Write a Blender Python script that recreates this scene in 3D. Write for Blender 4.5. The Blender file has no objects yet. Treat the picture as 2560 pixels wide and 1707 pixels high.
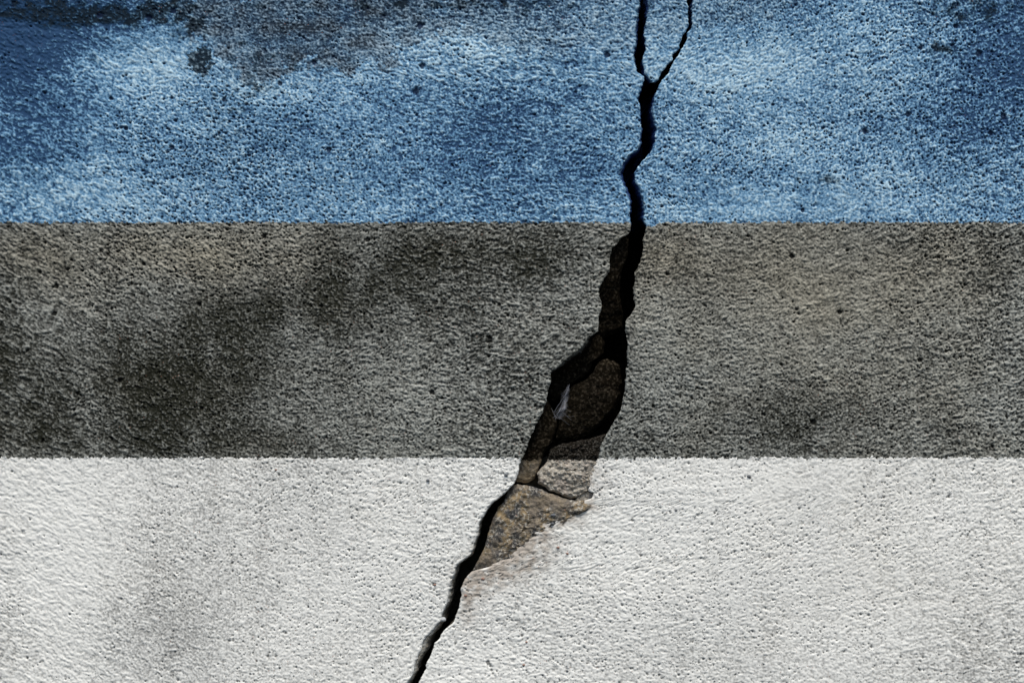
import bpy, math, random
import numpy as np
from mathutils import Vector

# ------------------------------------------------------------------ scene, camera, light
sc = bpy.context.scene
col = sc.collection
S = 0.0005                 # metres per photograph pixel on the plaster face
W_PX, H_PX = 2560.0, 1707.0
ZC = 1.30                  # height of the picture centre above ground
CAM_D = 1.75               # camera distance from the plaster

cam_d = bpy.data.cameras.new('camera')
cam = bpy.data.objects.new('camera', cam_d)
col.objects.link(cam)
cam.location = (0, -CAM_D, ZC)
cam.rotation_euler = (math.radians(90), 0, 0)
cam_d.sensor_width = 36.0
cam_d.lens = 36.0 * CAM_D / (W_PX * S)
cam_d.clip_start = 0.05
cam_d.clip_end = 200
sc.camera = cam

SUN_EL, SUN_AZ = 65.0, 12.0      # elevation; degrees to the right of straight-on
world = bpy.data.worlds.new('World')
sc.world = world
world.use_nodes = True
wn = world.node_tree
wn.nodes.clear()
sky = wn.nodes.new('ShaderNodeTexSky')
sky.sky_type = 'NISHITA'
sky.sun_disc = False
sky.sun_elevation = math.radians(SUN_EL)
sky.sun_rotation = math.radians(180 - SUN_AZ)
bg = wn.nodes.new('ShaderNodeBackground')
bg.inputs['Strength'].default_value = 0.085
wo = wn.nodes.new('ShaderNodeOutputWorld')
wn.links.new(sky.outputs['Color'], bg.inputs['Color'])
wn.links.new(bg.outputs['Background'], wo.inputs['Surface'])

sun_d = bpy.data.lights.new('sun', 'SUN')
sun_d.energy = 2.6
sun_d.angle = math.radians(22)
sun_d.color = (1.0, 0.965, 0.91)
sun = bpy.data.objects.new('sun', sun_d)
col.objects.link(sun)
el, az = math.radians(SUN_EL), math.radians(SUN_AZ)
to_sun = Vector((math.sin(az) * math.cos(el), -math.cos(az) * math.cos(el), math.sin(el)))
sun.rotation_euler = to_sun.to_track_quat('Z', 'Y').to_euler()
sun.location = to_sun * 6

vs = sc.view_settings
vs.view_transform = 'Standard'
vs.look = 'None'
vs.gamma = 1.0
vs.exposure = 0.72
vs.use_curve_mapping = False

# ------------------------------------------------------------------ numpy noise
rng = np.random.default_rng(11)
PERM = rng.permutation(1024).astype(np.int64)
GA = rng.random(1024) * 2 * np.pi
GX, GY = np.cos(GA).astype(np.float32), np.sin(GA).astype(np.float32)
RV = [rng.random(1024).astype(np.float32) for _ in range(5)]

def hsh(ix, iy):
    return PERM[(PERM[ix & 1023] + iy) & 1023]

def perlin(x, y, seed=0):
    x = np.asarray(x, dtype=np.float64) + seed * 37.17
    y = np.asarray(y, dtype=np.float64) + seed * 91.73
    fx, fy = np.floor(x), np.floor(y)
    ix, iy = fx.astype(np.int64), fy.astype(np.int64)
    dx, dy = (x - fx).astype(np.float32), (y - fy).astype(np.float32)
    u = dx * dx * dx * (dx * (dx * 6 - 15) + 10)
    v = dy * dy * dy * (dy * (dy * 6 - 15) + 10)
    def g(a, b, ddx, ddy):
        h = hsh(a, b)
        return GX[h] * ddx + GY[h] * ddy
    n00 = g(ix, iy, dx, dy)
    n10 = g(ix + 1, iy, dx - 1, dy)
    n01 = g(ix, iy + 1, dx, dy - 1)
    n11 = g(ix + 1, iy + 1, dx - 1, dy - 1)
    a = n00 + u * (n10 - n00)
    b = n01 + u * (n11 - n01)
    return (a + v * (b - a)) * 1.5

def fbm(x, y, seed=0, octs=4, gain=0.5):
    t, a = 0, 1.0
    for o in range(octs):
        t = t + a * perlin(x * 2.0 ** o, y * 2.0 ** o, seed + o * 3)
        a *= gain
    return t

def sst(a, b, x):
    t = np.clip((x - a) / (b - a), 0, 1)
    return t * t * (3 - 2 * t)

def blobs(px, py, items):
    t = np.zeros_like(px)
    for cx, cy, rx, ry, amp in items:
        d = ((px - cx) / rx) ** 2 + ((py - cy) / ry) ** 2
        t = t + amp * np.exp(-d)
    return t

def cells(px, py, size, seed, prob, rmin, rmax, squash=1.0):
    """scattered round pits: prob is an array (probability that a cell holds one); returns 0..1"""
    X, Y = px / size, py / size
    ix, iy = np.floor(X).astype(np.int64), np.floor(Y).astype(np.int64)
    out = np.zeros(px.shape, np.float32)
    for oy in (-1, 0, 1):
        for ox in (-1, 0, 1):
            cx, cy = ix + ox, iy + oy
            h = hsh(cx + seed * 131, cy + seed * 57)
            qx = (cx + RV[0][h]) * size
            qy = (cy + RV[1][h]) * size
            r = rmin + (rmax - rmin) * RV[2][h] ** 2
            live = RV[3][h] < prob
            d = np.sqrt(((px - qx) * (0.8 + 0.4 * RV[4][h])) ** 2 + ((py - qy) * squash) ** 2) / r
            v = np.clip(1.25 - d, 0, 1)
            out = np.maximum(out, np.where(live, v, 0).astype(np.float32))
    return out

# ------------------------------------------------------------------ what the photograph shows, in its pixels
def rc(pts):       # list of (x, y) -> function x(y)
    p = np.array(sorted(pts, key=lambda q: q[1]), float)
    return lambda y: np.interp(y, p[:, 1], p[:, 0])

LEFT = [(1612,-260),(1606,-160),(1611,-90),(1601,-40),(1599,0),(1595,25),(1591.5,36),(1592.5,50),(1589,67),(1588,96),(1589.6,107),
 (1586,122),(1584,145),(1588.7,168),(1591,180),(1608,190),(1610,201),(1606,216),(1597,233),(1595,249),(1599,264),(1600,277),
 (1602,300),(1603,323),(1601,357),(1593.5,374.6),(1574,388),(1559,407),(1547.6,432),(1557,459),(1568.6,485.5),
 (1574,506.6),(1574,529.6),(1573,547),(1578,562),(1574,578),(1569,587),(1558.5,592),(1551,600),(1530,621),(1526,636),
 (1524,659),(1525,675),(1514,692),(1501,713),(1497,740),(1503,753),(1503,776),(1495,801),(1496,828),(1474,841),(1466,856),
 (1459,865),(1441,882),(1422,895),(1401,913),(1377,932),(1377,951),(1371,978),(1361,1016),(1353,1039),(1338,1066),
 (1327,1089),(1317,1123),(1308,1140),(1301,1150),(1296,1182),(1286,1207),(1263,1234),(1230,1259),(1211,1284),(1200,1305),
 (1192,1339),(1175,1388),(1143,1412),(1131,1443),(1123.5,1464),(1118,1503),(1110,1524),(1102,1552),(1079.5,1577),
 (1062,1596),(1051,1627),(1037,1656),(1033.6,1680),(1020,1707),(1004,1740),(990,1800),(996,1860),(970,1960)]
RIGHT = [(1760,-260),(1748,-160),(1751,-90),(1738,-40),(1735,0),(1731,19),(1729,65),(1728,73),(1718,84),(1717,101),(1708,117),
 (1695,141),(1680,163),(1672,184),(1660,195),(1653,203),(1643,224),(1635.6,243),(1633.6,268),(1635.6,300),(1641,323),(1638,348),
 (1633.6,373),(1616,392),(1601,407),(1586,432),(1589.6,453),(1601,476),(1609,503),(1610.7,530),(1609.7,547),(1616,566),
 (1612.6,583),(1608,600),(1607,636),(1599,661),(1588,679),(1586,713),(1583,732),(1587,755),(1587,770),(1578,784),(1569,795),
 (1564,807),(1562,828),(1568,850),(1569,863),(1568,907),(1564,947),(1560,989),(1554,1022),(1537,1052),(1522,1075),(1512,1096),
 (1501,1117),(1497,1140),(1487,1159),(1476,1190),(1473.5,1215),(1469,1226),(1484,1233),(1478,1246),(1440,1256),(1410,1264),
 (1399,1280),(1362,1297),(1344,1318),(1318,1348),(1297,1372),(1270,1396),(1226,1414),(1180,1428),(1162,1446),(1154,1470),(1150,1503),
 (1142.6,1531),(1133,1554),(1114,1573),(1097,1598),(1085,1608),(1081,1631),(1066,1656),(1064,1675),(1051,1696),(1047,1707),
 (1030,1745),(1018,1800),(1020,1860),(992,1960)]
WL = [(1634,-260),(1629,-160),(1633,-90),(1627,-40),(1626,0),(1625,23),(1616,44),(1612.6,63),(1610.7,96),(1613.6,122),(1608.5,142),
 (1607.5,165),(1611.5,184),(1622,198),(1633,208)]
WR = [(1738,-260),(1728,-160),(1731,-90),(1719,-40),(1716,0),(1720.7,25),(1720.7,61),(1715,80),(1704,92),(1700.6,107),(1696.8,122),
 (1681.5,138),(1677.6,153),(1666,166),(1653,185),(1648,197),(1634.5,208)]
fL, fR, fWL, fWR = rc(LEFT), rc(RIGHT), rc(WL), rc(WR)

def edge(f, y, seed, amp=1.0):
    return f(y) + amp * (2.4 * perlin(y / 17.0, 0.5 + 0 * y, seed) + 1.7 * perlin(y / 7.0, 0.5 + 0 * y, seed + 1))

def inside(px, py, poly):
    r = np.zeros(px.shape, bool)
    n = len(poly)
    for i in range(n):
        x0, y0 = poly[i]
        x1, y1 = poly[(i + 1) % n]
        c = ((y0 > py) != (y1 > py)) & (px < (x1 - x0) * (py - y0) / (y1 - y0 + 1e-9) + x0)
        r ^= c
    return r

WORN = [(430,-20),(452,40),(462,75),(510,95),(540,125),(572,165),(600,200),(640,212),(680,205),(712,190),(740,160),(765,150),(800,165),
 (845,180),(880,172),(905,150),(950,165),(985,168),(1003,140),(1010,115),(1060,100),(1110,80),(1150,76),(1200,92),(1250,108),(1330,126),
 (1400,140),(1470,120),(1520,150),(1570,120),(1700,80),(1820,60),(1950,40),(2010,-20)]
SMUDGE = [(458,140),(492,112),(520,128),(524,165),(508,184),(490,178),(474,152)]
BIG_HOLES = [(1518,138,7,1),(433,27,8,1),(785,157,6,1),(2447,135,9,.8),(2390,66,6,1),(248,38,7,1),(372,44,7,1),(277,246,5,1),(823,375,6,1),
 (2007,526,5,1),(1224,848,9,.7),(822,374,6,1),(316,322,5,1),(2508,290,7,1),(2270,287,6,1),(2162,328,8,.8),(700,210,6,1),
 (2477,334,6,1),(560,250,5,1),(1050,64,9,.8),(1055,165,7,.8),(1040,228,9,.8),(2034,1055,8,.8),(140,715,7,.9),(135,784,6,.9),(498,760,6,.9),
 (1560,650,6,1),(2302,120,6,.8),(58,1331,7,.6),(1220,1656,6,1),(1226,1664,4,.9),(1229,1674,4,.8),(1232,1683,3,.8),(1305,1588,4,1),(430,370,6,1),
 (1655,516,4,1),(1490,1231,3,1),(1495,1228,2.6,1),(1500,1225,2.6,1),(1505,1221,2.2,1),(660,590,6,.9),(920,600,6,.9),(1980,640,6,.8),(2100,780,6,.8),(2300,900,6,.8),(300,950,6,.8),(1080,980,6,.8)]

def fields(px, py):
    """relief in mm (outwards +) and the colour masks of the plaster at photograph positions"""
    n = px.shape
    blue = 1 - sst(545, 565, py)
    white = sst(1135, 1151, py)
    black = np.clip(1 - blue - white, 0, 1)
    # trowel streaks turn from falling (left) to rising (right)
    a = px / W_PX
    s_ = 0
    wts = [np.clip(1 - np.abs(a - c) / 0.5, 0, 1) for c in (0.0, 0.5, 1.0)]
    wt = sum(wts)
    st_ = np.zeros(n); st2 = np.zeros(n); st3 = np.zeros(n)
    wx = px + 10 * perlin(px / 60, py / 60, 40)
    wy = py + 8 * perlin(px / 60, py / 60, 41)
    for k, ang in enumerate((26, 2, -17)):
        ca, sa = math.cos(math.radians(ang)), math.sin(math.radians(ang))
        u = wx * ca + wy * sa
        v = -wx * sa + wy * ca
        w = wts[k] / wt
        st_ = st_ + w * perlin(u / 14, v / 8.2, 1 + k)
        st2 = st2 + w * perlin(u / 7.6, v / 5.4, 5 + k)
        st3 = st3 + w * perlin(u / 44, v / 21, 9 + k)
    gr = perlin(px / 5.2, py / 4.8, 14)
    # smoothness: where the float has closed the surface (left edge, some patches)
    smooth = blobs(px, py, [(60,330,200,260,.9),(330,130,190,80,.8),(40,1300,260,420,.75),(1830,150,330,90,.45),(2050,720,300,170,.55),
        (1900,520,220,60,.6),(0,700,160,240,.6),(120,480,200,70,.6),(2000,1200,220,70,.6),(2250,1500,260,200,.25)])
    smooth = np.clip(smooth + 0.25 * fbm(px / 210, py / 170, 20, 3), 0, 0.62)
    big = fbm(px / 420, py / 380, 24, 2)
    h = 0.62 * st_ + 0.50 * st2 * (1 - 0.35 * smooth) + 0.46 * st3 + 0.36 * gr * (1 - 0.65 * smooth)
    relief = np.clip(0.5 + 0.66 * (0.55 * st_ + 0.55 * st2 + 0.3 * st3 + 0.7 * gr * (1 - 0.55 * smooth)), 0, 1)
    grit = rng.standard_normal(n).astype(np.float32) * (1 - 0.6 * smooth)
    h = h + 0.07 * grit
    relief = np.clip(relief + 0.07 * grit, 0, 1)
    # pits left by air and washed-out sand
    dens = blobs(px, py, [(560,370,330,150,.55),(640,450,300,120,.3),(2350,330,260,180,.4),(1750,420,260,130,.35),(500,640,420,110,.5),(2400,700,180,250,.2),
        (700,1000,700,90,.15),(1900,1380,500,260,.22),(1400,1560,420,160,.2),(1500,1000,220,120,.2),(900,1300,300,150,.2),(2150,120,300,80,.3)])
    dens = np.clip(0.13 + dens + 0.30 * fbm(px / 120, py / 90, 30, 3) - 0.45 * smooth, 0.02, 0.9)
    p1 = cells(px, py, 8.5, 1, dens * 0.85, 1.4, 3.2)
    p2 = cells(px, py, 15.0, 2, dens * 0.55, 2.1, 5.0, 1.1)
    p3 = cells(px, py, 90.0, 3, 0.04 + 0.18 * dens, 3.5, 7.0, 1.2)
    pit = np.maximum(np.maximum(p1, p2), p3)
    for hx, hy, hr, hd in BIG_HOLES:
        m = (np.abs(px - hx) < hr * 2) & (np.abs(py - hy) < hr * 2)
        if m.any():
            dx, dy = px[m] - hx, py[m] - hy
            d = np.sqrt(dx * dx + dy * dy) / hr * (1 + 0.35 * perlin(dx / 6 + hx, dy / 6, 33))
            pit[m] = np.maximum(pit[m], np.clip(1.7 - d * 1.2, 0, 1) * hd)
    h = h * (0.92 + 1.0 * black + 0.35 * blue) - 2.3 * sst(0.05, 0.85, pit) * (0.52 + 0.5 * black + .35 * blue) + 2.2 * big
    # blue paint worn down to grey render
    jx = px + 30 * fbm(px / 40, py / 40, 50, 5, 0.68)
    jy = py + 30 * fbm(px / 40, py / 40, 55, 5, 0.68)
    worn = np.zeros(n)
    for d in range(8):
        ang = d * math.pi / 4
        rr = 8 + 12 * (d % 2)
        worn += 0.125 * inside(jx + rr * math.cos(ang), jy + rr * math.sin(ang), WORN)
    worn = sst(0.33, 0.60, worn + 0.55 * (0.5 - relief) * (worn > 0) + 0.25 * fbm(px / 13, py / 11, 58, 2) * (worn > 0))
    fade = 1.0 - 0.62 * sst(900, 1650, px)
    worn = worn * fade * (0.75 + 0.35 * fbm(px / 60, py / 40, 60, 3))
    grime = inside(px + 0.75 * (jx - px), py + 0.75 * (jy - py), SMUDGE) * 1.0
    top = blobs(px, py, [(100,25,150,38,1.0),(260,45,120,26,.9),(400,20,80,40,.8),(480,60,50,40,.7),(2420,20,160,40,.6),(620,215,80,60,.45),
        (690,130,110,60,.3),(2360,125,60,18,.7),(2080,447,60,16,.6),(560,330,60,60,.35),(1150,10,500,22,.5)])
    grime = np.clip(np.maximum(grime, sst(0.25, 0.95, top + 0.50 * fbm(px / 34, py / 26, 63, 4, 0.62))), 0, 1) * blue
    # dirt and paint-thickness tone, plus vignette painted in at top corners and left edge: -1 dark .. +1 pale
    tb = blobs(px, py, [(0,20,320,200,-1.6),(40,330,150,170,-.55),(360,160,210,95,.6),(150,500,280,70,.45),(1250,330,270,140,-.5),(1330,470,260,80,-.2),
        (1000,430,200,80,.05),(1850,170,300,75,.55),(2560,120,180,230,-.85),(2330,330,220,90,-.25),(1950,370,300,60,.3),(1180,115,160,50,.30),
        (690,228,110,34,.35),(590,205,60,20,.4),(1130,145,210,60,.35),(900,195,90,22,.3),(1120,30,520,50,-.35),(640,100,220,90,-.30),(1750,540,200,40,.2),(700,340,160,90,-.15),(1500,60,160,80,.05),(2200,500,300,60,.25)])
    tk = blobs(px, py, [(470,950,200,165,-.5),(500,860,520,230,-.14),(1150,720,330,200,-.12),(300,1010,260,130,-.2),(860,740,200,80,-.38),(1120,640,280,70,-.28),(1380,640,120,90,-.4),(1760,690,90,50,-.45),(1990,1040,190,90,-.5),(1150,630,150,60,-.25),
        (620,790,130,80,-.3),(520,620,190,80,.4),(2080,760,330,170,.32),(1010,990,230,110,.3),(1750,960,170,110,.35),(2450,1000,180,120,.2),(80,720,220,120,.15),
        (0,820,130,300,-.3),(120,1100,260,50,-.15),(1650,820,120,90,.25),(2480,640,150,100,-.1),(500,1110,260,40,-.3),(1150,1110,200,40,.1),(0,1000,150,120,-.3)])
    tw = blobs(px, py, [(450,1420,190,380,-.26),(740,1290,200,190,-.18),(330,1560,130,140,-.2),(110,1380,170,240,.35),(120,1210,200,60,.1),(760,1170,260,40,-.15),
        (0,1480,90,300,-.25),(1000,1420,180,150,.2),(1600,1350,240,200,.15),(2450,1650,260,160,-.3),(1900,1650,300,90,-.15),(2500,1250,200,150,.0),(2120,1520,160,160,.12),
        (1250,1660,160,70,.2),(460,1580,60,90,-.25)])
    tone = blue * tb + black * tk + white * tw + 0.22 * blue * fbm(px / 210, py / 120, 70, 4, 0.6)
    tone = tone + (0.20 * black + 0.13 * white) * fbm(px / 90, py / 330, 72, 4, 0.55) + 0.16 * black * fbm(px / 150, py / 130, 75, 4, 0.6)
    warm = blobs(px, py, [(2100,720,420,200,.8),(520,640,260,90,.9),(2250,1350,420,260,.35),(1660,640,120,90,.6),(100,640,200,90,.6)]) + 0.25 * fbm(px / 200, py / 160, 80, 3)
    # brown rub of the stone showing through thin plaster beside the break
    st = blobs(px, py, [(1330,1350,60,60,.9),(1400,1290,60,30,.8),(1250,1420,75,38,.95),(1190,1455,50,40,.75),(1165,1510,26,60,.6),(1470,1262,30,14,.7),(1500,1190,22,50,.3)])
    st = np.clip(st * (1.0 + 0.9 * fbm(px / 22, py / 18, 90, 3)), 0, 1) * white
    return h, relief, pit, smooth, np.clip(worn, 0, 1) * blue, grime, tone, np.clip(warm, 0, 1), st

def world_pt(px, py, depth):
    """depth in metres behind the plaster face, on the sight line through that pixel"""
    k = (CAM_D + depth) / CAM_D
    return (px - W_PX / 2) * S * k, depth, ZC + (H_PX / 2 - py) * S * k

# ------------------------------------------------------------------ materials
def nodes(name):
    m = bpy.data.materials.new(name)
    m.use_nodes = True
    nt = m.node_tree
    nt.nodes.clear()
    out = nt.nodes.new('ShaderNodeOutputMaterial')
    b = nt.nodes.new('ShaderNodeBsdfPrincipled')
    nt.links.new(b.outputs['BSDF'], out.inputs['Surface'])
    return m, nt, b

def attr(nt, name):
    a = nt.nodes.new('ShaderNodeAttribute')
    a.attribute_name = name
    return a.outputs['Fac']

def link(nt, src, dst):
    if isinstance(src, (int, float)):
        dst.default_value = src
    elif isinstance(src, tuple):
        dst.default_value = src + (1,) if len(src) == 3 else src
    else:
        nt.links.new(src, dst)

def mix(nt, f, a, b, mode='MIX'):
    n = nt.nodes.new('ShaderNodeMix')
    n.data_type = 'RGBA'
    n.blend_type = mode
    link(nt, f, n.inputs[0]); link(nt, a, n.inputs[6]); link(nt, b, n.inputs[7])
    return n.outputs[2]

def ramp(nt, v, a, b, lo=0.0, hi=1.0):
    n = nt.nodes.new('ShaderNodeMapRange')
    n.interpolation_type = 'SMOOTHSTEP'
    link(nt, v, n.inputs[0])
    for i, q in enumerate((a, b, lo, hi)):
        n.inputs[i + 1].default_value = q
    return n.outputs[0]

def mth(nt, op, a, b=0.0, c=0.0):
    n = nt.nodes.new('ShaderNodeMath')
    n.operation = op
    link(nt, a, n.inputs[0]); link(nt, b, n.inputs[1]); link(nt, c, n.inputs[2])
    return n.outputs[0]

def position(nt):
    return nt.nodes.new('ShaderNodeNewGeometry').outputs['Position']

def noise(nt, scale, detail=3, rough=0.55):
    n = nt.nodes.new('ShaderNodeTexNoise')
    n.inputs['Scale'].default_value = scale
    n.inputs['Detail'].default_value = detail
    n.inputs['Roughness'].default_value = rough
    nt.links.new(position(nt), n.inputs['Vector'])
    return n.outputs['Fac']

def grains(nt, base, amount, sizes=((420, .16), (300, .13))):
    """dark sand grains and a few reddish ones bedded in the render"""
    c = base
    for k, (sc_, r) in enumerate(sizes):
        v = nt.nodes.new('ShaderNodeTexVoronoi')
        v.inputs['Scale'].default_value = sc_
        nt.links.new(position(nt), v.inputs['Vector'])
        sep = nt.nodes.new('ShaderNodeSeparateColor')
        nt.links.new(v.outputs['Color'], sep.inputs[0])
        spot = ramp(nt, v.outputs['Distance'], r * 1.9, r, 0, 1)
        live = ramp(nt, sep.outputs[0], 0.80 - 0.1 * k, 0.82 - 0.1 * k)
        red = ramp(nt, sep.outputs[1], 0.955, 0.96)
        tint = mix(nt, red, (0.055, 0.055, 0.052), (0.30, 0.12, 0.07))
        c = mix(nt, mth(nt, 'MULTIPLY', mth(nt, 'MULTIPLY', spot, live), amount), c, tint)
    return c

def mat_blue():
    m, nt, b = nodes('blue weathered paint')
    rel, pit, tone = attr(nt, 'relief'), attr(nt, 'pit'), attr(nt, 'tone')
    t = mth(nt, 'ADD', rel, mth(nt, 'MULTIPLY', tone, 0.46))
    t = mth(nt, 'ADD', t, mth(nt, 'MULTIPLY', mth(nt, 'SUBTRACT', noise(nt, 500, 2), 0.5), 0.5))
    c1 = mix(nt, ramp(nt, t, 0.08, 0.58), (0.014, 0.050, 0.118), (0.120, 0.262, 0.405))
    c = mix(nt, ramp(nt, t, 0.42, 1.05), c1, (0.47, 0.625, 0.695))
    g1 = mix(nt, ramp(nt, t, 0.18, 1.05), (0.011, 0.020, 0.030), (0.25, 0.33, 0.395))
    c = mix(nt, mth(nt, 'MULTIPLY', attr(nt, 'worn'), 0.92), c, g1)
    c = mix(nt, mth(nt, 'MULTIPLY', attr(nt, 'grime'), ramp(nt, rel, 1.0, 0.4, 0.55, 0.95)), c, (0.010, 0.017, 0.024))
    c = grains(nt, c, mth(nt, 'SUBTRACT', 0.75, attr(nt, 'smooth')))
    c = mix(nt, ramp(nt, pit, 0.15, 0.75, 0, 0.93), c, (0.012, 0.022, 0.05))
    link(nt, c, b.inputs['Base Color'])
    b.inputs['Roughness'].default_value = 0.75
    link(nt, ramp(nt, mth(nt, 'MAXIMUM', attr(nt, 'grime'), pit), 0, 0.6, 0.2, 0.02), b.inputs['Specular IOR Level'])
    return m

def mat_black():
    m, nt, b = nodes('black weathered paint')
    rel, pit, tone = attr(nt, 'relief'), attr(nt, 'pit'), attr(nt, 'tone')
    t = mth(nt, 'ADD', rel, mth(nt, 'MULTIPLY', tone, 0.40))
    t = mth(nt, 'ADD', t, mth(nt, 'MULTIPLY', mth(nt, 'SUBTRACT', noise(nt, 480, 2), 0.5), 0.7))
    cool = mix(nt, ramp(nt, t, 0.0, 1.12), (0.022, 0.021, 0.015), (0.325, 0.325, 0.283))
    warm = mix(nt, ramp(nt, t, 0.0, 1.12), (0.030, 0.026, 0.017), (0.33, 0.298, 0.222))
    c = mix(nt, attr(nt, 'warm'), cool, warm)
    c = mix(nt, mth(nt, 'MULTIPLY', ramp(nt, tone, 0.1, -1.0, 0, 0.82), ramp(nt, rel, 0.35, 0.95, 1.0, 0.25)), c, (0.013, 0.0135, 0.007))
    c = grains(nt, c, mth(nt, 'SUBTRACT', 0.7, attr(nt, 'smooth')))
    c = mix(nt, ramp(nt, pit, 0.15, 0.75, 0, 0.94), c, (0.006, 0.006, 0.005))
    link(nt, c, b.inputs['Base Color'])
    b.inputs['Roughness'].default_value = 0.55
    link(nt, mth(nt, 'MULTIPLY', ramp(nt, pit, 0, 0.6, 0.34, 0.03), ramp(nt, tone, 0.0, -0.7, 1.0, 0.25)), b.inputs['Specular IOR Level'])
    return m

def mat_white():
    m, nt, b = nodes('white weathered paint')
    rel, pit, tone = attr(nt, 'relief'), attr(nt, 'pit'), attr(nt, 'tone')
    t = mth(nt, 'ADD', rel, mth(nt, 'MULTIPLY', tone, 0.75))
    t = mth(nt, 'ADD', t, mth(nt, 'MULTIPLY', mth(nt, 'SUBTRACT', noise(nt, 420, 2), 0.5), 0.35))
    cool = mix(nt, ramp(nt, t, -0.35, 0.75), (0.27, 0.262, 0.238), (0.785, 0.762, 0.695))
    warm = mix(nt, ramp(nt, t, -0.35, 0.75), (0.30, 0.278, 0.225), (0.79, 0.755, 0.675))
    c = mix(nt, attr(nt, 'warm'), cool, warm)
    sand = mix(nt, noise(nt, 130, 4, 0.7), (0.16, 0.115, 0.075), (0.50, 0.43, 0.355))
    c = mix(nt, mth(nt, 'MULTIPLY', attr(nt, 'stain'), 0.85), c, sand)
    c = grains(nt, c, mth(nt, 'SUBTRACT', 0.85, attr(nt, 'smooth')))
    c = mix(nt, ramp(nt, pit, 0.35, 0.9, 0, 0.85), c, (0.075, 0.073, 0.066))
    link(nt, c, b.inputs['Base Color'])
    b.inputs['Roughness'].default_value = 0.85
    b.inputs['Specular IOR Level'].default_value = 0.25
    return m

Z1 = ZC + (H_PX / 2 - 562) * S
Z2 = ZC + (H_PX / 2 - 1151) * S

def mat_stone(name, dark, mid, pale, blotch, paint=1.0, sc_=60, bump=0.6, sharp=1.0, lip=False, grit=0.55):
    """rubble stone: the stripes were brushed across it too, blue and black above, bare below"""
    m, nt, b = nodes(name)
    n1, n2, n3 = noise(nt, sc_, 5, 0.62), noise(nt, sc_ * 4.5, 4, 0.65), noise(nt, sc_ * 0.45, 3)
    c = mix(nt, ramp(nt, n1, 0.51 - 0.15 / sharp, 0.51 + 0.15 / sharp), dark, mid)
    c = mix(nt, ramp(nt, n2, 0.54 - .08 / sharp, 0.54 + 0.16 / sharp, 0, 0.9), c, pale)
    c = mix(nt, ramp(nt, n3, 0.55 - .05 / sharp, 0.55 + .09 / sharp, 0, 0.8), c, mix(nt, n2, blotch, mid))
    c = grains(nt, c, grit, ((330, .2), (210, .17)))
    sep = nt.nodes.new('ShaderNodeSeparateXYZ')
    nt.links.new(position(nt), sep.inputs[0])
    z = mth(nt, 'ADD', sep.outputs[2], mth(nt, 'MULTIPLY', mth(nt, 'SUBTRACT', noise(nt, 210, 3), 0.5), 0.010))
    dp = ramp(nt, mth(nt, 'ADD', sep.outputs[1], mth(nt, 'MULTIPLY', mth(nt, 'SUBTRACT', noise(nt, 160, 3), 0.5), 0.006)), 0.0015, 0.0045, 1, 0)
    inblack = ramp(nt, z, Z2 - 0.0006, Z2 + 0.0006)
    inblue = ramp(nt, z, Z1 - 0.0006, Z1 + 0.0006)
    blk = mix(nt, ramp(nt, n2, 0.47, 0.66, 0.985, 0.86), c, (0.003, 0.0022, 0.001))
    navy = mix(nt, n2, (0.010, 0.022, 0.085), (0.035, 0.075, 0.19))
    if lip:      # the paint ran a few millimetres round the broken edge
        c = mix(nt, mth(nt, 'MULTIPLY', dp, 0.7), c, (0.50, 0.50, 0.47))
        blk = mix(nt, dp, blk, mix(nt, n2, (0.03, 0.03, 0.025), (0.16, 0.155, 0.135)))
        navy = mix(nt, dp, navy, mix(nt, n2, (0.03, 0.08, 0.14), (0.20, 0.33, 0.42)))
    c = mix(nt, inblack, c, blk)
    c = mix(nt, inblue, c, navy)
    link(nt, c, b.inputs['Base Color'])
    b.inputs['Roughness'].default_value = 0.9
    link(nt, ramp(nt, inblack, 0, 1, 0.15, 0.03), b.inputs['Specular IOR Level'])
    bp = nt.nodes.new('ShaderNodeBump')
    bp.inputs['Strength'].default_value = bump
    bp.inputs['Distance'].default_value = 0.003
    nt.links.new(n2, bp.inputs['Height'])
    nt.links.new(bp.outputs[0], b.inputs['Normal'])
    return m

M_BLUE, M_BLACK, M_WHITE = mat_blue(), mat_black(), mat_white()
M_FACE = mat_stone('raw render in the break', (0.10, 0.085, 0.06), (0.22, 0.20, 0.16), (0.36, 0.34, 0.30), (0.15, 0.12, 0.09), sc_=120, lip=True)
M_STONE = mat_stone('brown rubble stone', (0.10, 0.075, 0.045), (0.25, 0.19, 0.12), (0.33, 0.27, 0.19), (0.10, 0.10, 0.095))
M_GREY = mat_stone('mottled grey and tan stone', (0.065, 0.062, 0.06), (0.27, 0.195, 0.105), (0.42, 0.385, 0.32), (0.085, 0.095, 0.11), sc_=62, bump=1.0, sharp=1.35)
M_MORTAR = mat_stone('crumbly lime mortar', (0.22, 0.185, 0.14), (0.42, 0.375, 0.305), (0.58, 0.54, 0.47), (0.37, 0.285, 0.235), sc_=110, bump=0.8, grit=0.2)
M_CORE = mat_stone('dark wall core', (0.05, 0.045, 0.035), (0.10, 0.09, 0.07), (0.12, 0.11, 0.09), (0.05, 0.05, 0.05), bump=0.3)

def simple(name, colr, rough=0.9):
    m, nt, b = nodes(name)
    c = mix(nt, noise(nt, 300, 3), tuple(v * 0.65 for v in colr), colr)
    link(nt, c, b.inputs['Base Color'])
    b.inputs['Roughness'].default_value = rough
    return m

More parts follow.
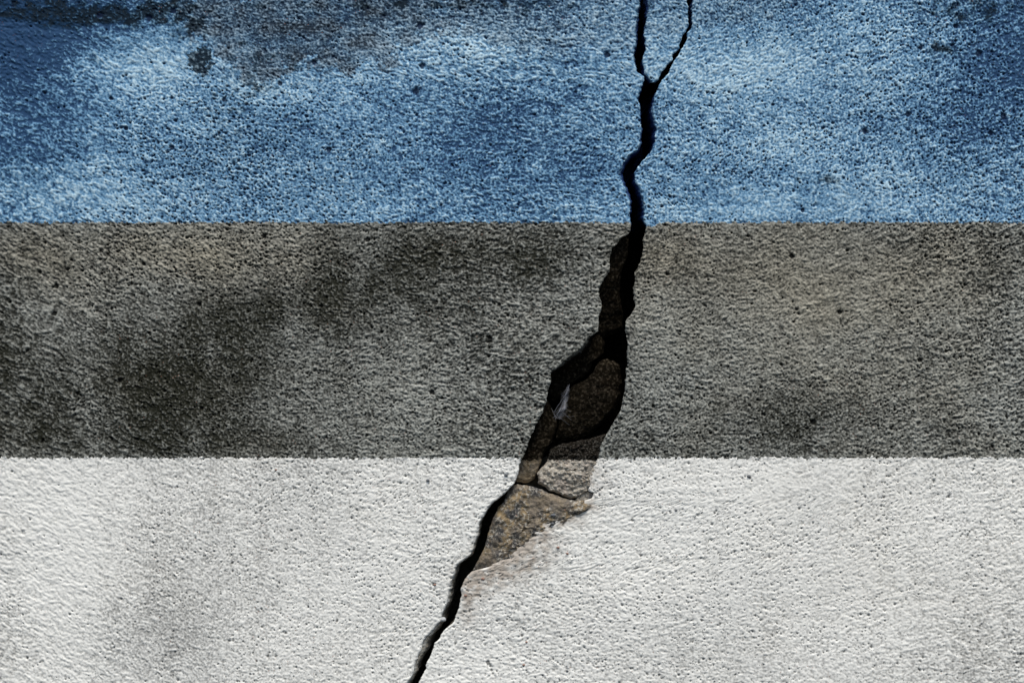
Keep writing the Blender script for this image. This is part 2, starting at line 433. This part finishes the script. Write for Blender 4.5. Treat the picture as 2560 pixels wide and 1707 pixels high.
# ------------------------------------------------------------------ mesh helpers
def mesh_np(name, co, quads, mat, parent, attrs=None, smooth=True, label=None):
    me = bpy.data.meshes.new(name)
    used, inv = np.unique(quads.ravel(), return_inverse=True)
    q = inv.reshape(quads.shape).astype(np.int32)
    c = co[used]
    me.vertices.add(len(c)); me.loops.add(q.size); me.polygons.add(len(q))
    me.vertices.foreach_set('co', c.astype(np.float32).ravel())
    me.loops.foreach_set('vertex_index', q.ravel())
    k = q.shape[1]
    me.polygons.foreach_set('loop_start', np.arange(0, q.size, k, dtype=np.int32))
    me.polygons.foreach_set('loop_total', np.full(len(q), k, np.int32))
    me.update(calc_edges=True)
    me.polygons.foreach_set('use_smooth', np.full(len(q), smooth, bool))
    if attrs:
        for an, av in attrs.items():
            at = me.attributes.new(an, 'FLOAT', 'POINT')
            at.data.foreach_set('value', av.ravel()[used].astype(np.float32))
    me.materials.append(mat)
    me.validate()
    ob = bpy.data.objects.new(name, me)
    col.objects.link(ob)
    ob.parent = parent
    if label:
        ob['label'] = label
    return ob

def grid_quads(nr, nc, flip=False):
    i = np.arange(nr * nc).reshape(nr, nc)
    q = np.stack([i[:-1, :-1], i[1:, :-1], i[1:, 1:], i[:-1, 1:]], -1).reshape(-1, 4)
    return q[:, ::-1] if flip else q

# ------------------------------------------------------------------ the wall
wall = bpy.data.objects.new('cracked_wall', None)
wall.location = (0, 0, 0)
col.objects.link(wall)
wall['label'] = 'rough plastered wall painted in blue, black and white stripes, split by a jagged crack'
wall['category'] = 'wall'
wall['kind'] = 'thing'

STEP = 2.1
rows = np.concatenate([np.arange(-250, -6, 9.0), np.arange(-4, H_PX + 4, STEP), np.arange(H_PX + 8, H_PX + 250, 9.0)])

def build_panel(e0, e1, side, ys, out0=None, out1=None, ncol=640, nout=34, where='', parts=True):
    """plaster sheet between x = e0(y) and e1(y); e0/e1 arrays; out0/out1 coarse margin limits"""
    nr = len(ys)
    t = np.linspace(0, 1, ncol)
    PX = e0[:, None] + (e1 - e0)[:, None] * t[None, :]
    if out0 is not None:
        m = np.linspace(out0, 0, nout, endpoint=False)
        PX = np.concatenate([np.repeat(m[None, :], nr, 0), PX], 1)
    if out1 is not None:
        m = np.linspace(out1, W_PX, nout, endpoint=False)[::-1]
        PX = np.concatenate([PX, np.repeat(m[None, :], nr, 0)], 1)
    nc = PX.shape[1]
    PY = np.repeat(ys[:, None], nc, 1)
    h, relief, pit, smooth, worn, grime, tone, warm, st = fields(PX, PY)
    # broken lip: the sheet rolls off and chips close to the crack
    d = np.full(PX.shape, 1e3)
    chip = 1 + 0.6 * fbm(PX / 16, PY / 12, 120, 3)
    fz = np.clip(blobs(PX, PY, [(1400,1285,90,42,1.0),(1290,1385,90,42,1.0),(1480,1185,40,45,.35)]), 0, 1)
    feather = 5 + 52 * fz
    if out0 is None:
        d = np.minimum(d, PX - e0[:, None])
    if out1 is None:
        d = np.minimum(d, e1[:, None] - PX)
    roll = np.clip(1 - d / (feather * chip), 0, 1)
    h = h * (1 - 0.5 * roll * fz) - (1.5 + 1.2 * fz) * roll ** 2
    st = np.maximum(st, np.clip(2.1 * fz * roll * (1 + 0.8 * fbm(PX / 15, PY / 13, 125, 3)), 0, 1) * (PY > 1146))
    co = np.empty((nr, nc, 3))
    co[..., 0] = (PX - W_PX / 2) * S
    co[..., 1] = -h * 0.001
    co[..., 2] = ZC + (H_PX / 2 - PY) * S
    co = co.reshape(-1, 3)
    q = grid_quads(nr, nc)
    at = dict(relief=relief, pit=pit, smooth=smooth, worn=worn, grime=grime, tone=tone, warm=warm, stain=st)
    # stripes: ragged brush edge that follows the grain
    cx = PX.ravel()[q].mean(1)
    cy = PY.ravel()[q].mean(1)
    rl = relief.ravel()[q].mean(1)
    pt = pit.ravel()[q].mean(1)
    jag = 4.2 * perlin(cx / 15, cy / 15, 130) + 2.6 * perlin(cx / 6, cy / 6, 131) + 5.0 * (rl - 0.5) + 2.0 * perlin(cx / 130, 0 * cx, 133)
    b1 = 556 + 10.5 * sst(1600, 1606, cx) * (1 - sst(1632, 1655, cx))
    in_blue = cy + jag < b1
    in_white = cy + jag - 2.5 * pt * 2 > 1144
    in_black = ~in_blue & ~in_white
    for nm, sel, mt, tx in (('blue_stripe', in_blue, M_BLUE, 'blue'), ('black_stripe', in_black, M_BLACK, 'black'), ('white_stripe', in_white, M_WHITE, 'white')):
        if sel.any() and (parts or nm == 'blue_stripe'):
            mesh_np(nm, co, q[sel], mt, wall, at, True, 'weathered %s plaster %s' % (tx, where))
    return PX, h

def crack_face(ex, ys, sgn, seed, slope, hz):
    """the broken edge of the sheet running back into the wall; sgn +1 leans to the right with depth"""
    prof = np.array([0.0, 1.0, 2.2, 3.8, 6, 9, 13, 18, 26, 40, 62, 95, 135])
    nr, nc = len(ys), len(prof)
    E = np.repeat(ex[:, None], nc, 1)
    PY = np.repeat(ys[:, None], nc, 1)
    D = np.repeat(prof[None, :], nr, 0) + 0.0
    lat = slope(ys)[:, None] * np.interp(D, [0, 6, 14, 40, 135], [0, .75, 1.0, 1.25, 2.2])
    rough = (2.6 * fbm(D / 3.2, PY / 11, seed, 3) + 2.0 * perlin(D / 12, PY / 40, seed + 4)) * sst(0, 3, D)
    co = np.empty((nr, nc, 3))
    co[..., 0] = (E + lat + rough - W_PX / 2) * S
    co[..., 1] = D * 0.001 - hz[:, None] * 0.001 * (1 - sst(0, 4, D))
    co[..., 2] = ZC + (H_PX / 2 - PY) * S
    return mesh_np('crack_face', co.reshape(-1, 3), grid_quads(nr, nc, sgn < 0), M_FACE, wall)

eL = edge(fL, rows, 101)
eR = edge(fR, rows, 104) + 9 * sst(1243, 1270, rows) * (1 - sst(1400, 1435, rows)) * fbm(rows / 16, 0 * rows + .5, 118, 3, 0.7)
PXl, hl = build_panel(np.zeros_like(rows), eL, 'l', rows, out0=-330, where='left of the crack', ncol=740)
PXr, hr = build_panel(eR, np.full_like(rows, W_PX), 'r', rows, out1=W_PX + 330, where='right of the crack', ncol=700)
rw = rows[rows < 207]
eWL = edge(fWL, rw, 107)
eWR = edge(fWR, rw, 110)
mid = (fWL(rw) + fWR(rw)) / 2
eWL = np.minimum(eWL, mid - 0.4)
eWR = np.maximum(eWR, mid + 0.4)
PXw, hw = build_panel(eWL, eWR, 'w', rw, where='in the fork of the crack', ncol=52, parts=False)

# lean of the broken faces, photograph px over the plaster's thickness
sl = rc([(0,-260),(4,0),(7,60),(3,170),(2,300),(7,400),(9,440),(7,500),(2,560),(-30,600),(-30,800),(8,842),(18,870),(20,905),(0,930),(-40,945),(-40,1130),(-16,1180),(-4,1215),(4,1290),(7,1420),(10,1500),(7,1530),(16,1580),(19,1620),(14,1650),(9,1700),(8,1960)])
sr = rc([(-3,-260),(-3,0),(0,70),(2,120),(2,225),(-5,260),(-5,330),(3,400),(-4,470),(-5,540),(8,575),(14,700),(20,900),(30,1050),(60,1150),(90,1260),(130,1400),(40,1430),(10,1460),(8,1960)])
crack_face(eL, rows, +1, 140, sl, hl[:, -1])
crack_face(eR, rows, -1, 150, sr, hr[:, 0])
crack_face(eWL, rw, -1, 160, rc([(-8,-260),(-9,20),(1,50),(2,160),(-5,195),(-6,207)]), hw[:, 0])
crack_face(eWR, rw, +1, 170, rc([(-1,-260),(-1,207)]), hw[:, -1])

# wall core behind the plaster: back slab and rim, one closed mesh of boxes
def boxes(name, bs, mat, parent):
    co, qs = [], []
    for (x0, x1, y0, y1, z0, z1) in bs:
        o = len(co)
        co += [(x0,y0,z0),(x1,y0,z0),(x1,y1,z0),(x0,y1,z0),(x0,y0,z1),(x1,y0,z1),(x1,y1,z1),(x0,y1,z1)]
        qs += [[o+a for a in f] for f in ((0,3,2,1),(4,5,6,7),(0,1,5,4),(1,2,6,5),(2,3,7,6),(3,0,4,7))]
    return mesh_np(name, np.array(co, float), np.array(qs), mat, parent, smooth=False)
X0, X1 = (-330 - W_PX / 2) * S, (W_PX + 330 - W_PX / 2) * S
ZT, ZB = ZC + (H_PX / 2 + 250) * S, ZC + (H_PX / 2 - rows[-1]) * S
boxes('wall_core', [(X0, X1, .132, .25, ZB, ZT), (X0, X0 + .02, .006, .131, ZB, ZT), (X1 - .02, X1, .006, .131, ZB, ZT),
    (X0 + .021, X1 - .021, .006, .131, ZT - .02, ZT), (X0 + .021, X1 - .021, .006, .131, ZB, ZB + .02)], M_CORE, wall)

# ------------------------------------------------------------------ rubble showing in the break
def stone(name, outline, depth, bulge, mat, seed, tilt=(0, 0), na=150, nrg=44, rough=1.0, back=45, label=None, round_=0.16, lumps=0.0):
    """lumpy stone; depth (mm) of its face behind the plaster, tilt in mm per px (x, y)"""
    P = np.array(outline, float)
    c = P.mean(0)
    seg = np.sqrt(((np.roll(P, -1, 0) - P) ** 2).sum(1))
    s = np.concatenate([[0], np.cumsum(seg)])
    u = np.linspace(0, s[-1], na, endpoint=False)
    Pc = np.vstack([P, P[:1]])
    ox, oy = np.interp(u, s, Pc[:, 0]), np.interp(u, s, Pc[:, 1])
    for _ in range(2):       # knock off the corners
        ox = (np.roll(ox, 1) + 2 * ox + np.roll(ox, -1)) / 4
        oy = (np.roll(oy, 1) + 2 * oy + np.roll(oy, -1)) / 4
    j = 2.5 * perlin(ox / 14, oy / 14, seed) + 1.6 * perlin(ox / 6, oy / 6, seed + 1)
    dirx, diry = ox - c[0], oy - c[1]
    ln = np.hypot(dirx, diry)
    ox, oy = ox + j * dirx / ln, oy + j * diry / ln
    r = np.linspace(0.02, 1, nrg) ** 0.8
    PX = c[0] + (ox - c[0])[None, :] * r[:, None]
    PY = c[1] + (oy - c[1])[None, :] * r[:, None]
    R = np.repeat(r[:, None], na, 1)
    dep = depth + tilt[0] * (PX - c[0]) + tilt[1] * (PY - c[1])
    hh = bulge * (1 - R ** 2.2) - bulge * 0.9 * sst(1 - round_, 1.0, R) ** 2
    hh = hh + rough * (1.6 * fbm(PX / 42, PY / 36, seed + 5, 4, 0.55) + 0.9 * np.abs(perlin(PX / 15, PY / 13, seed + 9)) + 0.45 * perlin(PX / 6, PY / 6, seed + 11))
    if lumps:
        one = np.ones_like(PX)
        hh = hh + lumps * (cells(PX, PY, 12.0, seed, one * .8, 3.5, 7.0) + 0.6 * cells(PX, PY, 24.0, seed + 1, one * .6, 6, 13))
    dep = dep - hh
    # sides run back into the wall
    ex = [(1.0, 5), (0.99, 14), (0.97, back)]
    for k, dd in ex:
        PX = np.vstack([PX, c[0] + (ox - c[0])[None, :] * k])
        PY = np.vstack([PY, c[1] + (oy - c[1])[None, :] * k])
        dep = np.vstack([dep, dep[nrg - 1:nrg] + dd])
    x, y, z = world_pt(PX, PY, dep * 0.001)
    co = np.stack([x, y, z], -1).reshape(-1, 3)
    nr = PX.shape[0]
    i = np.arange(nr * na).reshape(nr, na)
    ii = np.concatenate([i, i[:, :1]], 1)
    q = np.stack([ii[:-1, :-1], ii[:-1, 1:], ii[1:, 1:], ii[1:, :-1]], -1).reshape(-1, 4)
    # close the small opening in the middle
    cap = np.stack([i[0, 0:na // 2 - 1], i[0, 1:na // 2], i[0, na - 2:na // 2 - 1:-1][:na // 2 - 1], i[0, na - 1:na // 2:-1][:na // 2 - 1]], -1)
    q = np.vstack([q, cap])[:, ::-1]
    return mesh_np(name, co, q, mat, wall, label=label)

stone('stone', [(1508,897),(1535,901),(1549,911),(1555,950),(1549,993),(1537,1025),(1512,1053),(1480,1082),(1434,1101),(1388,1098),(1397,1060),
    (1400,1035),(1412,1005),(1421,974),(1438,961),(1466,947),(1484,927),(1495,907)], 22, 6, M_STONE, 200, label='large brown stone in the middle of the break')
stone('stone', [(1370,935),(1425,892),(1470,860),(1500,826),(1512,858),(1507,886),(1482,902),(1474,930),(1455,945),(1432,957),(1418,972),(1405,990),(1385,1005),(1362,985)],
    34, 4, M_STONE, 215, label='dark stone in the upper left of the break')
stone('stone', [(1560,582),(1526,616),(1518,660),(1496,715),(1490,745),(1496,776),(1488,801),(1480,835),(1504,850),(1530,838),(1556,826),(1558,790),(1550,740),(1552,690),(1560,661),(1570,640),(1571,595)],
    24, 4, M_STONE, 230, tilt=(0.12, 0.13), label='narrow stone ledge beside the crack')
stone('stone', [(1366,990),(1391,1046),(1394,1062),(1383,1098),(1364,1128),(1358,1140),(1351,1156),(1341,1184),(1334,1202),(1310,1207),(1284,1203),(1282,1180),(1296,1135),(1320,1080),(1345,1025)],
    20, 4, M_STONE, 245, tilt=(0.05, -0.02), label='stone in the lower left of the break')
stone('mortar_lump', [(1402,1109),(1484,1094),(1516,1082),(1515,1110),(1506,1150),(1497,1175),(1488,1192),(1482,1214),(1468,1229),(1450,1240),(1429,1248),(1403,1236),(1372,1224),(1344,1208),(1345,1178),(1366,1156),(1376,1122)],
    9, 4, M_MORTAR, 260, tilt=(-0.055, 0), rough=0.9, round_=0.09, lumps=1.8, na=220, nrg=56, label='crumbly pale mortar lump')
stone('stone', [(1282,1209),(1334,1216),(1372,1231),(1403,1244),(1439,1251),(1472,1250),(1490,1264),(1440,1292),(1392,1326),(1350,1366),(1300,1410),(1250,1440),(1196,1462),(1176,1456),(1181,1425),(1202,1388),(1210,1370),(1224,1320),(1243,1272),(1261,1247)],
    6.4, 3.6, M_GREY, 275, tilt=(-0.038, -0.006), rough=1.6, lumps=0.5, label='mottled grey and tan stone at the foot of the break')
stone('mortar_chip', [(1446,1236),(1466,1227),(1488,1229),(1496,1240),(1484,1256),(1452,1262),(1440,1252)], 11, 1.2, M_MORTAR, 284, tilt=(-.03, 0.02), na=60, nrg=18, rough=0.8)
# packing behind the gaps
stone('packing_stone', [(1340,1080),(1420,1070),(1520,1070),(1500,1110),(1400,1130),(1350,1230),(1420,1250),(1500,1240),(1480,1262),(1330,1235),(1300,1215)], 48, 3, M_CORE, 300, back=60)

# small things bedded in the plaster
def crumb(name, px, py, rx, ry, out, mat, seed, label=None, depth=0.0):
    na, nr = 18, 9
    th = np.linspace(0, np.pi, nr)[:, None]
    ph = np.linspace(0, 2 * np.pi, na, endpoint=False)[None, :]
    k = 1 + 0.22 * perlin(np.cos(ph) * 1.4 + th, np.sin(ph) * 1.4 + th * 0.7, seed)
    x = np.sin(th) * np.cos(ph) * rx * k
    z = np.sin(th) * np.sin(ph) * ry * k
    y = -np.cos(th) * out * k
    co = np.stack([(px + x - W_PX / 2) * S, (y + depth) * 0.001, ZC + (H_PX / 2 - py + z) * S], -1).reshape(-1, 3)
    i = np.arange(nr * na).reshape(nr, na)
    ii = np.concatenate([i, i[:, :1]], 1)
    q = np.stack([ii[:-1, :-1], ii[:-1, 1:], ii[1:, 1:], ii[1:, :-1]], -1).reshape(-1, 4)
    return mesh_np(name, co, q, mat, wall, label=label)

M_CRUMB = simple('pale plaster crumb', (0.45, 0.45, 0.44))
M_PEB = simple('dark pebble', (0.15, 0.155, 0.16))
M_RED = simple('brick grit', (0.33, 0.20, 0.15))
crumb('plaster_crumb', 1107, 1549, 8, 6, 3, M_CRUMB, 3, 'pale crumb caught in the crack', depth=3)
for px, py, r in ((1265,1187,5),(1383,1287,6),(1381,1308,4),(1872,1190,5),(1690,1275,4),(2012,1262,4.5),(1070,1200,4.5),(1418,1676,3.5)):
    crumb('pebble', px, py, r, r * 0.75, 1.1, M_PEB, px % 17, depth=-0.2)
for px, py, r in ((1395,1368,4.5),(1418,1383,4),(1207,1446,5),(1164,1488,5),(1087,1461,4),(1316,1604,3.5),(1309,1661,4),(690,1174,3.5)):
    crumb('brick_grit', px, py, r * .9, r * 0.7, 1.0, M_RED, px % 13, depth=-0.2)

# ------------------------------------------------------------------ cobweb inside the break
def cobweb():
    m, nt, b = nodes('cobweb silk')
    b.inputs['Base Color'].default_value = (0.62, 0.62, 0.66, 1)
    b.inputs['Roughness'].default_value = 0.6
    tr = nt.nodes.new('ShaderNodeBsdfTransparent')
    mx = nt.nodes.new('ShaderNodeMixShader')
    out = [n for n in nt.nodes if n.type == 'OUTPUT_MATERIAL'][0]
    nt.links.new(attr(nt, 'cover'), mx.inputs[0])
    nt.links.new(tr.outputs[0], mx.inputs[1])
    nt.links.new(b.outputs[0], mx.inputs[2])
    nt.links.new(mx.outputs[0], out.inputs['Surface'])
    co, qs, cov = [], [], []
    rnd = random.Random(5)
    # sheet of silk: centre line from the upper stone down to the lower left
    cl = [(1421,962,3.0),(1419,975,6),(1413,990,11),(1410,1005,10),(1410,1016,11),(1406,1026,15),(1400,1036,17),(1393,1046,10)]
    n = 60
    ts = np.linspace(0, 1, n)
    c = np.array(cl)
    u = np.linspace(0, 1, len(cl))
    cx, cy, cw = (np.interp(ts, u, c[:, k]) for k in range(3))
    nw = 13
    for i in range(n):
        for k in range(nw):
            w = (k / (nw - 1) - 0.5) * 2
            px = cx[i] + w * cw[i] + 1.2 * math.sin(i * 0.5 + k)
            py = cy[i] + w * 2
            dep = 14.5 + 1.2 * math.sin(i * 0.21 + k * 0.4) + 1.5 * w
            co.append(world_pt(px, py, dep * 0.001))
            streak = 0.5 + 0.5 * math.sin(k * 2.1 + 1.2 * math.sin(i * 0.13))
            ridge = math.exp(-((w - 0.45 + 0.5 * (i / n)) / 0.28) ** 2)
            cov.append((1 - abs(w) ** 1.5) * (0.04 + 0.07 * streak) + 0.18 * ridge * math.sin(math.pi * i / (n - 1)) ** 0.6)
    for i in range(n - 1):
        for k in range(nw - 1):
            a = i * nw + k
            qs.append([a, a + nw, a + nw + 1, a + 1])
    # loose threads
    def thread(p, q, r, cvr, sag):
        N = 10
        base = len(co)
        for i in range(N + 1):
            t = i / N
            px = p[0] + (q[0] - p[0]) * t + sag * math.sin(math.pi * t)
            py = p[1] + (q[1] - p[1]) * t + sag * 1.3 * math.sin(math.pi * t)
            dep = p[2] + (q[2] - p[2]) * t
            for k in range(4):
                an = k * math.pi / 2
                co.append(world_pt(px + r * math.cos(an), py + r * math.sin(an) * 0.7, (dep + 0.3 * math.sin(an)) * 0.001))
                cov.append(cvr)
        for i in range(N):
            for k in range(4):
                a, b_ = base + i * 4 + k, base + i * 4 + (k + 1) % 4
                qs.append([a, b_, b_ + 4, a + 4])
    anchors = [((1424,960,14),(1388,1050,14)),((1420,966,14),(1402,985,15)),((1404,1028,13),(1430,1050,15)),((1400,1034,13),(1436,1040,16)),
        ((1396,1040,13),(1424,1062,16)),((1390,1046,13),(1378,1020,13)),((1408,1020,13),(1426,1030,15)),((1418,980,13),(1385,1030,13)),((1416,990,13),(1384,1044,13))]
    for p, q in anchors:
        thread(p, q, 0.42, 0.22, rnd.uniform(-3, 3))
    me = bpy.data.meshes.new('cobweb')
    me.from_pydata(co, [], qs)
    at = me.attributes.new('cover', 'FLOAT', 'POINT')
    at.data.foreach_set('value', np.clip(np.array(cov, np.float32), 0, 0.85))
    me.polygons.foreach_set('use_smooth', np.ones(len(qs), bool))
    me.materials.append(m)
    ob = bpy.data.objects.new('cobweb', me)
    col.objects.link(ob)
    ob['label'] = 'wispy grey cobweb hanging inside the broken hollow of the crack'
    ob['category'] = 'cobweb'
cobweb()
